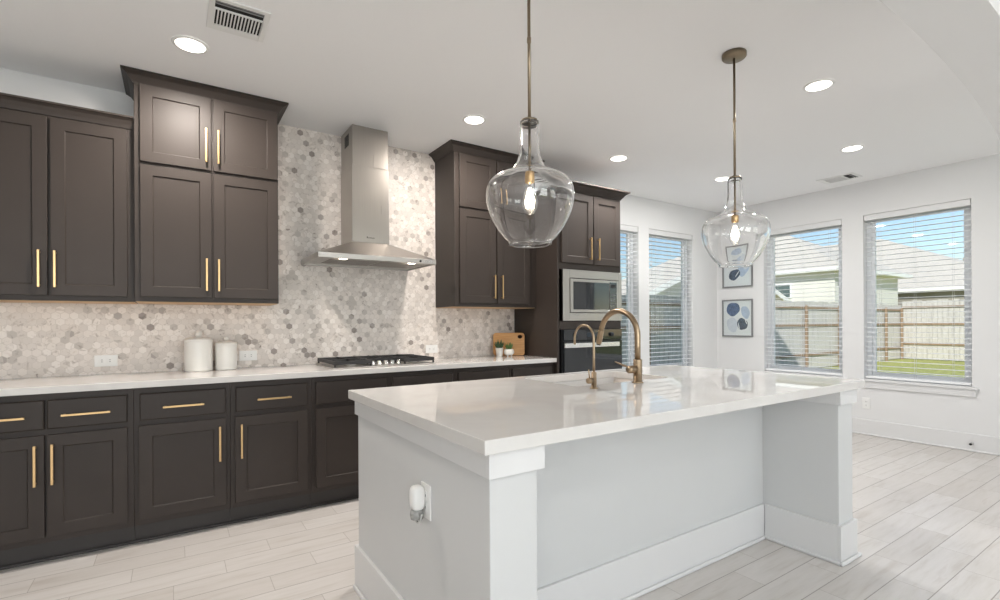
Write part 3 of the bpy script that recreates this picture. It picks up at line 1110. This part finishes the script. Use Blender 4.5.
# island worktop with the sink cut-out
def island_top():
    x0, x1, y0, y1 = .678, 3.022, 1.101, 2.320
    sx0, sx1, sy0, sy1 = 1.632, 2.342, 1.795, 2.235
    zb, zt = .874, CT
    m = MB()
    hole = rounded_rect(sx0, sx1, sy0, sy1, .03, 6)     # starts lower right, counter-clockwise
    bm = bmesh.new()
    out = [(x0, y0), (x1, y0), (x1, y1), (x0, y1)]
    vo = [bm.verts.new((p[0], p[1], zt)) for p in out]
    vh = [bm.verts.new((p[0], p[1], zt)) for p in hole]
    nh = len(vh)
    es = [bm.edges.new((vo[i], vo[(i + 1) % 4])) for i in range(4)] + [bm.edges.new((vh[i], vh[(i + 1) % nh])) for i in range(nh)]
    bmesh.ops.triangle_fill(bm, use_beauty=True, edges=es, normal=(0, 0, 1))
    ex = bmesh.ops.extrude_face_region(bm, geom=list(bm.faces))
    bmesh.ops.translate(bm, vec=(0, 0, zb - zt), verts=[v for v in ex['geom'] if isinstance(v, bmesh.types.BMVert)])
    bmesh.ops.recalc_face_normals(bm, faces=bm.faces)
    ed = [e for e in bm.edges if len(e.link_faces) == 2 and e.calc_face_angle(0) > R(60)]
    bmesh.ops.bevel(bm, geom=ed, offset=.0025, segments=2, profile=.5, affect='EDGES', clamp_overlap=True)
    me = bpy.data.meshes.new('island_countertop')
    bm.to_mesh(me); bm.free()
    me.materials.append(QUARTZ)
    o = bpy.data.objects.new('island_countertop', me)
    COL.objects.link(o)
    tag(o, 'thick white polished quartz slab on top of the island', 'countertop')
    sk = thing('sink', 'pale undermount sink set into the island top', 'sink', ((sx0 + sx1) / 2, (sy0 + sy1) / 2, zb))
    d = .006
    def rect(e, z, r):
        return [(p[0], p[1], z) for p in rounded_rect(sx0 - e, sx1 + e, sy0 - e, sy1 + e, r, 6)]
    m = MB(); m.sm = True
    m.rings([rect(.02, zb - .0015, .04), rect(.004, zb - .0015, .03), rect(.002, zb - .02, .03), rect(-.004, zb - .19, .03), rect(-.03, zb - .215, .05),
             rect(-.03, zb - .225, .05), rect(.006, zb - .20, .04), rect(.012, zb - .012, .035), rect(.02, zb - .012, .04)], True, False)
    k = len(m.v)
    m.v += rect(-.03, zb - .215, .05); n = len(rect(0, 0, .03))
    m.face(tuple(range(k, k + n)))
    m.build('basin', SINKM, sk)
    m = MB().lathe(((sx0 + sx1) / 2, (sy0 + sy1) / 2 + .05, zb - .2145), [(.045, 0), (.043, .003), (.03, .002), (.028, -.0)], 28)
    m.build('drain', CHROME, sk)
island_top()

# main faucet
fx, fy = 1.985, 1.722
fa = thing('kitchen_faucet', 'tall bronze gooseneck faucet with a side lever behind the island sink', 'faucet', (fx, fy, CT))
m = MB()
m.lathe((fx, fy, CT), [(.029, .0005), (.029, .005), (.0225, .007), (.0225, .118), (.0215, .120)], 32)
m.build('faucet_body', BRONZE, fa)
rr_, cz = .130, 1.155
path = [(fx, fy, CT + .1202), (fx, fy, CT + .19)]
for i in range(0, 25):
    a = R(180 - 168 * i / 24)
    path.append((fx, fy + rr_ + rr_ * cos(a), cz + rr_ * sin(a)))
MB().tube(path, .0150, 16).build('spout', BRONZE, fa)
e, e0 = Vector(path[-1]), Vector(path[-2])
dr = (e - e0).normalized()
sp = MB().tube([e + dr * .0003, e + dr * .004, e + dr * .075, e + dr * .080], [.0152, .0158, .0155, .0135], 16).build('spray_head', BRONZE, fa)
MB().tube([e + dr * .0802, e + dr * .086], [.0120, .0110], 16).build('nozzle', BLACK, sp)
lv = MB()
lv.lathe((fx - .0225, fy, .985), [(.019, .002), (.0195, -.038), (.018, -.046)], 28, 'x')
lv.tube([(fx - .052, fy + .004, .992), (fx - .056, fy + .06, 1.006), (fx - .060, fy + .10, 1.018)], [.0058, .0045, .004], 10)
lv.build('lever', BRONZE, fa)

# slim filtered-water tap
gx, gy = 1.645, 1.690
ft = thing('water_tap', 'slim bronze filtered-water tap left of the tall faucet', 'faucet', (gx, gy, CT))
m = MB()
m.lathe((gx, gy, CT), [(.021, .0005), (.021, .004), (.0125, .006), (.0125, .075), (.008, .079)], 24)
m.build('tap_body', BRONZE, ft)
r2, c2 = .066, 1.146
path = [(gx, gy, CT + .0795), (gx, gy, 1.06)]
for i in range(0, 21):
    a = R(180 - 180 * i / 20)
    path.append((gx, gy + r2 + r2 * cos(a), c2 + r2 * sin(a)))
path.append((gx, gy + 2 * r2, c2 - .03))
MB().tube(path, .0058, 12).build('spout', BRONZE, ft)
m = MB()
m.lathe((gx - .0125, gy, .952), [(.013, .002), (.0135, -.024), (.012, -.028)], 20, 'x')
m.tube([(gx - .028, gy, .963), (gx - .030, gy + .004, 1.005)], [.0036, .003], 8)
m.build('lever', BRONZE, ft)

# ------------------------------------------------------------------ outlets
def outlet(center, normal, label, wide, cat='outlet', group='white wall outlets', slots=True):
    """cover plate with two receptacles. normal 'y-' , 'x-' ; wide: landscape"""
    cx, cy, cz = center
    o = thing('wall_outlet', label, cat, center, group)
    a, b = (.058, .036) if wide else (.036, .058)
    def bx(m, u0, u1, d0, d1, z0, z1):
        if normal == 'y-':
            m.box(cx + u0, cx + u1, cy - d1, cy - d0, cz + z0, cz + z1)
        else:
            m.box(cx - d1, cx - d0, cy + u0, cy + u1, cz + z0, cz + z1)
    m = MB(); bx(m, -a, a, .0003, .006, -b, b); m.build('cover_plate', PLASTIC, o, bevel=.002)
    for s in (-1, 1):
        m = MB()
        cu, cv = (s * .02, 0) if wide else (0, s * .02)
        bx(m, cu - .0145, cu + .0145, .0062, .0085, cv - .0145, cv + .0145)
        rc = m.build('receptacle', PLASTIC, o, bevel=.002)
        m = MB()
        for k in (-1, 1):
            if wide:
                bx(m, cu - .004, cu + .004, .0086, .0090, cv + k * .006 - .0013, cv + k * .006 + .0013)
            else:
                bx(m, cu + k * .006 - .0013, cu + k * .006 + .0013, .0086, .0090, cv - .004, cv + .004)
        m.build('slots', BLACK, rc)
    return o
outlet((-.364, W, .998), 'y-', 'white double outlet on the tile at far left, above the drawers', True)
outlet((.447, W, .998), 'y-', 'white double outlet on the tile just right of the canisters', True)
outlet((1.914, W, .998), 'y-', 'white double outlet on the tile just right of the cooktop', True)
outlet((XR, 2.262, .338), 'x-', 'white outlet low on the window wall, past the island corner', False)
outlet((IX0, 1.535, .622), 'x-', 'white outlet on the near end of the island', False)

# plug-in air freshener
af = thing('air_freshener', 'white plug-in air freshener in the island end outlet', 'air freshener', (IX0 - .01, 1.545, .61))
m = MB(); m.sm = True
for (ox, oy, oz, rx, ry, rz) in ((.683, 1.548, .634, .024, .027, .040),):
    ringz = []
    for i in range(9):
        ph = -pi / 2 + pi * i / 8
        cz_ = oz + rz * math.copysign(abs(sin(ph)) ** .6, sin(ph))
        k = max(.05, abs(cos(ph)) ** .45)
        ringz.append([(ox + rx * k * math.copysign(abs(cos(a)) ** .7, cos(a)), oy + ry * k * math.copysign(abs(sin(a)) ** .7, sin(a)), cz_)
                      for a in [2 * pi * j / 24 for j in range(24)]])
    m.rings(ringz)
m.sm = False
m.box(.698, .7042, 1.533, 1.561, .62, .655)
m.build('housing', PLASTIC, af)
m = MB()
m.lathe((.682, 1.548, .560), [(.008, 0), (.021, .004), (.0235, .018), (.021, .034)], 24)
m.build('oil_bottle', plain('smoky_plastic', rgb(160, 160, 157), .15), af)
m = MB()
pts = []
for i in range(17):
    a = R(190 + 160 * i / 16)
    pts.append((.684, 1.548 + .034 * cos(a), .596 + .046 * sin(a)))
m.tube(pts, .0035, 8)
m.build('guard_ring', plain('clear_grey_plastic', rgb(186, 186, 184), .15), af)

# door stop on the far skirting
ds = thing('door_stop', 'little dark door stop on the baseboard of the window wall', 'door stop', (XR - .016, 1.412, .075))
MB().lathe((XR - .016, 1.412, .075), [(.012, -.0003), (.012, -.006), (.006, -.008), (.006, -.045)], 14, 'x').build('stem', CHROME, ds)
MB().lathe((XR - .016, 1.412, .075), [(.010, -.0453), (.011, -.056), (.008, -.060)], 14, 'x').build('rubber_tip', BLACK, ds)

# ------------------------------------------------------------------ ceiling fittings
cans = [(.080, 3.131, 'ceiling downlight above the left stacked cabinet, nearest the air vent', WARM, 21),
        (1.862, 3.147, 'ceiling downlight above the counter, left of the near pendant', WARM, 16),
        (3.411, 3.167, 'ceiling downlight between the two pendants, over the oven cabinet side', NEUT, 22),
        (4.825, 3.030, 'ceiling downlight seen right behind the neck of the far pendant', NEUT, 8),
        (3.445, 1.500, 'large-looking ceiling downlight right of the far pendant rod', NEUT, 8),
        (4.940, 1.887, 'ceiling downlight second nearest the window wall, below the bigger one', NEUT, 6)]
for x, y, lab, colr, pw in cans:
    t = thing('downlight', lab, 'downlight', (x, y, ZC), 'round recessed ceiling downlights')
    m = MB().lathe((x, y, ZC), [(.088, -.0004), (.088, -.003), (.080, -.0062), (.071, -.0066), (.0698, -.004)], 40, caps=False)
    m.build('trim_ring', PLASTIC, t)
    MB().cyl((x, y, ZC), .0695, -.0062, -.0015, 40).build('diffuser', CAN_GLOW, t)
    lamp('downlight_lamp', 'AREA', (x, y, ZC - .014), pw, colr, (0, 0, 0), shape='DISK', size=.13)
# unseen downlights added behind the camera to brighten the interior
for x, y in ((-1.2, -1.2), (1.4, -1.2), (4.0, -1.2), (1.4, -2.9)):
    t = thing('downlight', 'unseen downlight added behind the camera for extra room light', 'downlight', (x, y, ZC), 'added fill downlights')
    MB().lathe((x, y, ZC), [(.094, -.0004), (.094, -.004), (.086, -.009), (.070, -.010), (.066, -.0065)], 32, caps=False).build('trim_ring', PLASTIC, t)
    MB().cyl((x, y, ZC), .0695, -.0055, -.0015, 32).build('diffuser', CAN_GLOW, t)
    lamp('downlight_lamp', 'AREA', (x, y, ZC - .014), 5, NEUT, (0, 0, 0), shape='DISK', size=.13)

def register(x0, x1, y0, y1, label, n, along='y'):
    t = thing('ceiling_vent', label, 'vent', ((x0 + x1) / 2, (y0 + y1) / 2, ZC), 'white ceiling air vents')
    e = .026
    m = MB()
    z0, z1 = ZC - .008, ZC - .0004
    m.box(x0, x0 + e, y0, y1, z0, z1); m.box(x1 - e, x1, y0, y1, z0, z1)
    m.box(x0 + e, x1 - e, y0, y0 + e, z0, z1); m.box(x0 + e, x1 - e, y1 - e * 1.9, y1, z0, z1)
    ym = y0 + (y1 - y0) * .33
    m.box(x0 + e, x1 - e, ym - .006, ym + .006, z0, z1)
    m.build('frame', PLASTIC, t, bevel=.002)
    MB().box(x0 + e, x1 - e, y0 + e, y1 - e * 1.9, ZC - .0016, ZC - .0005).build('duct_opening', DARK, t)
    m = MB()
    st = (x1 - x0 - 2 * e) / n
    for k in range(n + 1):
        x = x0 + e + k * st
        m.hexa([(x - .0012, ym + .006, z0), (x + .0045, ym + .006, z0), (x + .0045, y1 - e * 1.9, z0), (x - .0012, y1 - e * 1.9, z0)],
               [(x - .0012, ym + .006, z1 - .0015), (x + .0045, ym + .006, z1 - .0015), (x + .0045, y1 - e * 1.9, z1 - .0015), (x - .0012, y1 - e * 1.9, z1 - .0015)])
    m.build('louvre_fins', PLASTIC, t)
    m = MB()
    m.box(x0 + e, x1 - e, y0 + e + .004, y0 + e + .009, z0, z1 - .0015)
    m.box(x0 + e, x1 - e, y0 + e + .024, y0 + e + .028, z0 + .001, z1 - .0015)
    m.build('deflector', plain('vent_grey', rgb(150, 150, 150), .5), t)
    return t
register(.141, .400, 2.60, 2.890, 'square white ceiling vent beside the leftmost downlight', 14)
register(5.74, 5.98, 2.19, 2.53, 'small white ceiling vent near the window wall', 10)

# ------------------------------------------------------------------ pendants
def pendant(px, py, label):
    t = thing('pendant_light', label, 'pendant light', (px, py, ZC), 'clear glass pendants above the island')
    MB().lathe((px, py, ZC), [(.064, -.0004), (.064, -.020), (.058, -.027), (.012, -.028)], 40).build('canopy', ROD, t)
    m = MB().cyl((px, py, 0), .0065, 2.052, ZC - .028, 16)
    m.lathe((px, py, 2.36), [(.0065, -.012), (.0085, -.010), (.0085, .010), (.0065, .012)], 16)
    m.build('rod', ROD, t)
    MB().lathe((px, py, 2.034), [(.012, .014), (.014, .008), (.032, .005), (.0335, .002), (.0335, -.004), (.012, -.006)][::-1], 32).build('shade_cap', ROD, t)
    m = MB().cyl((px, py, 0), .0055, 1.842, 2.0278, 12)
    m.build('stem', ROD, t)
    m = MB().lathe((px, py, 0), [(.008, 1.842), (.017, 1.838), (.0195, 1.830), (.0195, 1.790), (.015, 1.784)][::-1], 24)
    s = m.build('socket', BRASS, t)
    out = [(.0385, 2.030), (.0385, 1.99), (.039, 1.95), (.0405, 1.915), (.045, 1.893), (.052, 1.872), (.064, 1.850), (.083, 1.833), (.108, 1.8215), (.132, 1.812),
           (.152, 1.800), (.165, 1.785), (.1735, 1.765), (.177, 1.742), (.1765, 1.720), (.1725, 1.695), (.1645, 1.667), (.152, 1.638),
           (.1345, 1.606), (.116, 1.580), (.101, 1.562), (.090, 1.553), (.086, 1.547), (.087, 1.541), (.086, 1.537)]
    # smooth subdivision of the outline
    def cr(p0, p1, p2, p3, u):
        return tuple(.5 * (2 * b + (c - a) * u + (2 * a - 5 * b + 4 * c - d) * u * u + (3 * b - a - 3 * c + d) * u ** 3) for a, b, c, d in zip(p0, p1, p2, p3))
    sm = []
    for i in range(len(out) - 1):
        p0, p1, p2, p3 = out[max(i - 1, 0)], out[i], out[i + 1], out[min(i + 2, len(out) - 1)]
        sm += [cr(p0, p1, p2, p3, u) for u in (0, .5)]
    sm.append(out[-1])
    th = .0055
    inn = []
    for i, p in enumerate(sm):
        a, b = Vector(sm[max(i - 1, 0)]), Vector(sm[min(i + 1, len(sm) - 1)])
        d = (b - a).normalized()
        n = Vector((d.y, -d.x))       # inward
        if n.x > 0 and p[0] < 0:
            n = -n
        q = Vector(p) + n * th
        inn.append((max(q.x, .01), q.y))
    chk = inn[len(inn) // 2][0] < sm[len(sm) // 2][0]
    if not chk:
        inn = [(2 * p[0] - q[0], 2 * p[1] - q[1]) for p, q in zip(sm, inn)]
    prof = sm + list(reversed(inn))
    prof.append(sm[0])
    m = MB().lathe((px, py, 0), prof, 72, caps=False)
    o = m.build('glass_shade', GLASS, t)
    bm = bmesh.new(); bm.from_mesh(o.data)
    bmesh.ops.remove_doubles(bm, verts=bm.verts, dist=1e-5)
    bmesh.ops.recalc_face_normals(bm, faces=bm.faces)
    bm.to_mesh(o.data); bm.free()
    # Edison bulb: clear envelope round a glowing filament
    env = [(.0125, 1.7838), (.0135, 1.776), (.017, 1.762), (.024, 1.742), (.030, 1.720), (.031, 1.703), (.028, 1.685), (.020, 1.668), (.009, 1.660), (.0005, 1.6585)]
    ei = [(max(r - .0009, .0003), z + (.0009 if z < 1.67 else 0)) for r, z in env]
    m = MB().lathe((px, py, 0), env + list(reversed(ei)), 32, caps=False)
    b = m.build('bulb', GLASS, t)
    m = MB()
    for k in range(6):
        a0, a1 = 2 * pi * k / 6, 2 * pi * (k + .5) / 6
        m.tube([(px + .006 * cos(a0), py + .006 * sin(a0), 1.765), (px + .021 * cos(a0), py + .021 * sin(a0), 1.715), (px + .015 * cos(a1), py + .015 * sin(a1), 1.685),
                (px + .006 * cos(a1), py + .006 * sin(a1), 1.765)], .0018, 6)
    m.build('filament', BULB_GLOW, b)
    return t
pendant(1.195, 1.585, 'nearer glass pendant, hanging in front of the dark stacked cabinet')
pendant(2.640, 1.585, 'farther glass pendant, hanging in front of the framed art')

# ------------------------------------------------------------------ framed art
def art(y0, y1, z0, z1, label, blobs):
    t = thing('framed_art', label, 'picture', (XR, (y0 + y1) / 2, z0), 'framed abstract prints in the corner')
    m = MB()
    e, d = .018, .022
    m.box(XR - d, XR - .001, y0, y0 + e, z0, z1); m.box(XR - d, XR - .001, y1 - e, y1, z0, z1)
    m.box(XR - d, XR - .001, y0 + e, y1 - e, z0, z0 + e); m.box(XR - d, XR - .001, y0 + e, y1 - e, z1 - e, z1)
    m.build('frame', GREY_FRAME, t, bevel=.002)
    m = MB().box(XR - .008, XR - .001, y0 + e, y1 - e, z0 + e, z1 - e)
    h, w = z1 - z0, y1 - y0
    for k, (u, v, ru, rv, rot, mi) in enumerate(blobs):
        m.cur = mi
        cy, cz = y1 - u * w, z1 - v * h          # u runs left to right as seen from the room
        n = 36
        pts = []
        for j in range(n):
            a = 2 * pi * j / n
            r_ = 1 + .04 * sin(3 * a + k) + .03 * cos(5 * a + 2 * k)
            du, dv = ru * cos(a) * r_, rv * sin(a) * r_
            pts.append((cy - (du * cos(rot) - dv * sin(rot)), cz + du * sin(rot) + dv * cos(rot)))
        xx = XR - .0083 - .0003 * k
        i0 = len(m.v)
        m.v += [(xx, p[0], p[1]) for p in pts]
        m.face(tuple(range(i0, i0 + n)))
    m.build('print', [PAPER, BLUE, NAVY, PALE, LILAC], t)
    # glazing
    MB().box(XR - .0185, XR - .0165, y0 + e + .0003, y1 - e - .0003, z0 + e + .0003, z1 - e - .0003).build('glazing', PANE, t)
art(3.503, 3.927, 1.029, 1.523, 'lower framed print, one big blue oval at its upper left',
    [(.33, .68, .075, .10, .2, 4), (.76, .35, .055, .085, .3, 3), (.36, .26, .095, .088, .5, 1), (.66, .66, .072, .078, .4, 2), (.55, .72, .006, .05, .2, 0), (.78, .60, .006, .035, .4, 0)])
art(3.503, 3.920, 1.683, 2.215, 'upper framed print, one dark oval at its centre, half behind the far pendant',
    [(.70, .52, .075, .115, -.3, 3), (.80, .42, .05, .08, -.2, 4), (.40, .68, .085, .065, .6, 2), (.50, .66, .006, .05, -.6, 0), (.48, .18, .10, .045, .1, 3)])

# ------------------------------------------------------------------ garden outside
GZ = -0.15
struct(MB().box(XR + .16, 60, -30, 40, GZ - .3, GZ).build('lawn', GRASS))
struct(MB().box(-20, XR + .16, WB + .16, 40, GZ - .3, GZ).build('side_lawn', GRASS))
struct(MB().box(-20, XR + .16, -30, RY0 - .16, GZ - .3, GZ).build('rear_lawn', GRASS))
struct(MB().box(RX0 - .6, XR + .75, RY0 - .6, WB + .45, ZC + .21, ZC + .36).build('roof_eave', FASCIA))
struct(MB().box(RX0 - .2, 6.9, RY0 - .2, WB + .3, ZC + .361, 6.2).build('upper_storey', SIDING_W))

def fence(axis, line, a0, a1, label, face, posts, rails, top=1.86, gate=None):
    """board fence with rails on the side `face` (+1 / -1) of the boards"""
    o = thing('board_fence', label, 'fence', (line, (a0 + a1) / 2, GZ) if axis == 'y' else ((a0 + a1) / 2, line, GZ), 'wooden garden fences')
    def bx(m, s, e, d0, d1, z0, z1):
        p, q = sorted((line + d0, line + d1))
        if axis == 'y':
            m.box(p, q, s, e, z0, z1)
        else:
            m.box(s, e, p, q, z0, z1)
    rn = random.Random(int(line * 10))
    m = MB()
    a = a0
    while a < a1:
        h = top + rn.uniform(-.02, .02)
        bx(m, a, min(a + .137, a1), 0, .018, GZ + .03, h)
        a += .143
    m.build('boards', FENCE, o)
    for z in rails:
        m = MB(); bx(m, a0, a1, face * .001, face * .04, z - .03, z + .03)
        m.build('rail', RAIL, o)
    for p in posts:
        m = MB(); bx(m, p - .035, p + .035, face * .041, face * .10, GZ, top - .1)
        m.build('post', RAIL, o)
    return o
fence('y', 22.0, -6.0, 6.85, 'sunlit weathered board fence across the back of the yard', -1, [-4.5, -2.1, .3, 2.7, 4.95], [.42, 1.12, 1.72], 1.95)
fence('x', 6.9, 2.5, 22.1, 'long side-yard board fence, partly in the shade of the house', -1, [3.6, 5.9, 8.2, 10.5, 12.8, 14.9, 16.95, 19.0, 20.5, 21.9], [.28, 1.12, 1.62], 1.80)

def house(x0, x1, y0, y1, ez, label, wall, ridge, hip, windows=(), over=.45, chim=None, far=1.0):
    sz = lambda z: H + (z - H) * far
    x0, x1, y0, y1, hip, ez, ridge = x0 * far, x1 * far, y0 * far, y1 * far, hip * far, sz(ez), sz(ridge)
    windows = [(a * far, b * far, sz(c), sz(d)) for a, b, c, d in windows]
    if chim:
        chim = tuple(q * far for q in chim[:4]) + (sz(chim[4]), sz(chim[5]))
    o = thing('neighbour_house', label, 'house', ((x0 + x1) / 2, (y0 + y1) / 2, GZ), 'houses beyond the fence')
    MB().box(x0, x1, y0, y1, GZ, ez).build('wall', wall, o)
    X0, X1, Y0, Y1 = x0 - over, x1 + over, y0 - over, y1 + over
    xm = (x0 + x1) / 2
    m = MB()
    b = len(m.v)
    h = hip
    m.v += [(X0, Y0, ez + .16), (X1, Y0, ez + .16), (X1, Y1, ez + .16), (X0, Y1, ez + .16), (xm, Y0 + h, ridge), (xm, Y1 - h, ridge)]
    for f in ((0, 1, 4), (1, 2, 5, 4), (2, 3, 5), (3, 0, 4, 5), (3, 2, 1, 0)):
        m.face(tuple(b + i for i in f))
    m.build('roof', SHINGLE, o)
    m = MB()
    m.box(X0, X1, Y0, Y1, ez, ez + .158)
    m.build('fascia', FASCIA, o)
    for (a, b_, z0, z1) in windows:
        w = MB().box(x0 - .04, x0 - .001, a, b_, z0, z1).build('window', VINYL, o)
        MB().box(x0 - .05, x0 - .041, a + .06, b_ - .06, z0 + .06, z1 - .06).build('pane', plain('far_glass', rgb(84, 98, 98), .15), w)
    if chim:
        MB().box(*chim).build('chimney', BRICK, o)
    return o
house(17.0, 22.0, 6.98, 16.0, 2.78, 'white-sided neighbouring house seen through the middle window', SIDING_W, 4.5, 2.9, [(8.25, 8.85, 2.0, 2.5)], far=1.32)
house(24.0, 33.0, 4.3, 20.0, 2.36, 'taupe neighbouring house with white fascia in the right window', SIDING_G, 5.2, 5.7, [(8.6, 9.3, 1.5, 2.2)], chim=(26.0, 26.5, 9.4, 10.0, 2.8, 4.0), far=1.32)
def gable_house(x0, x1, y0, y1, ez, ridge, label):
    o = thing('neighbour_house', label, 'house', ((x0 + x1) / 2, (y0 + y1) / 2, GZ), 'houses beyond the fence')
    xm = (x0 + x1) / 2
    MB().prism([(x0, GZ), (x1, GZ), (x1, ez), (xm, ridge), (x0, ez)], y0, y1, 'y').build('wall', SIDING_W, o)
    k = (ridge - ez) / (xm - x0)
    ov = .4
    m = MB()
    for s_ in (-1, 1):
        xe = x0 - ov if s_ < 0 else x1 + ov
        m.prism([(xe, ez - k * ov + .01), (xm, ridge + .01), (xm, ridge + .12), (xe, ez - k * ov + .12)], y0 - ov + .03, y1 + ov, 'y')
    m.build('roof', SHINGLE, o)
    for s_ in (-1, 1):
        xe = x0 - ov if s_ < 0 else x1 + ov
        MB().prism([(xe, ez - k * ov - .07), (xm, ridge - .07), (xm, ridge + .12), (xe, ez - k * ov + .12)], y0 - ov, y0 - ov + .028, 'y').build('rake_board', FASCIA, o)
gable_house(12.0, 21.0, 10.6, 12.2, 1.95, 3.62, 'pale gabled outbuilding behind the side fence, seen through left windows')
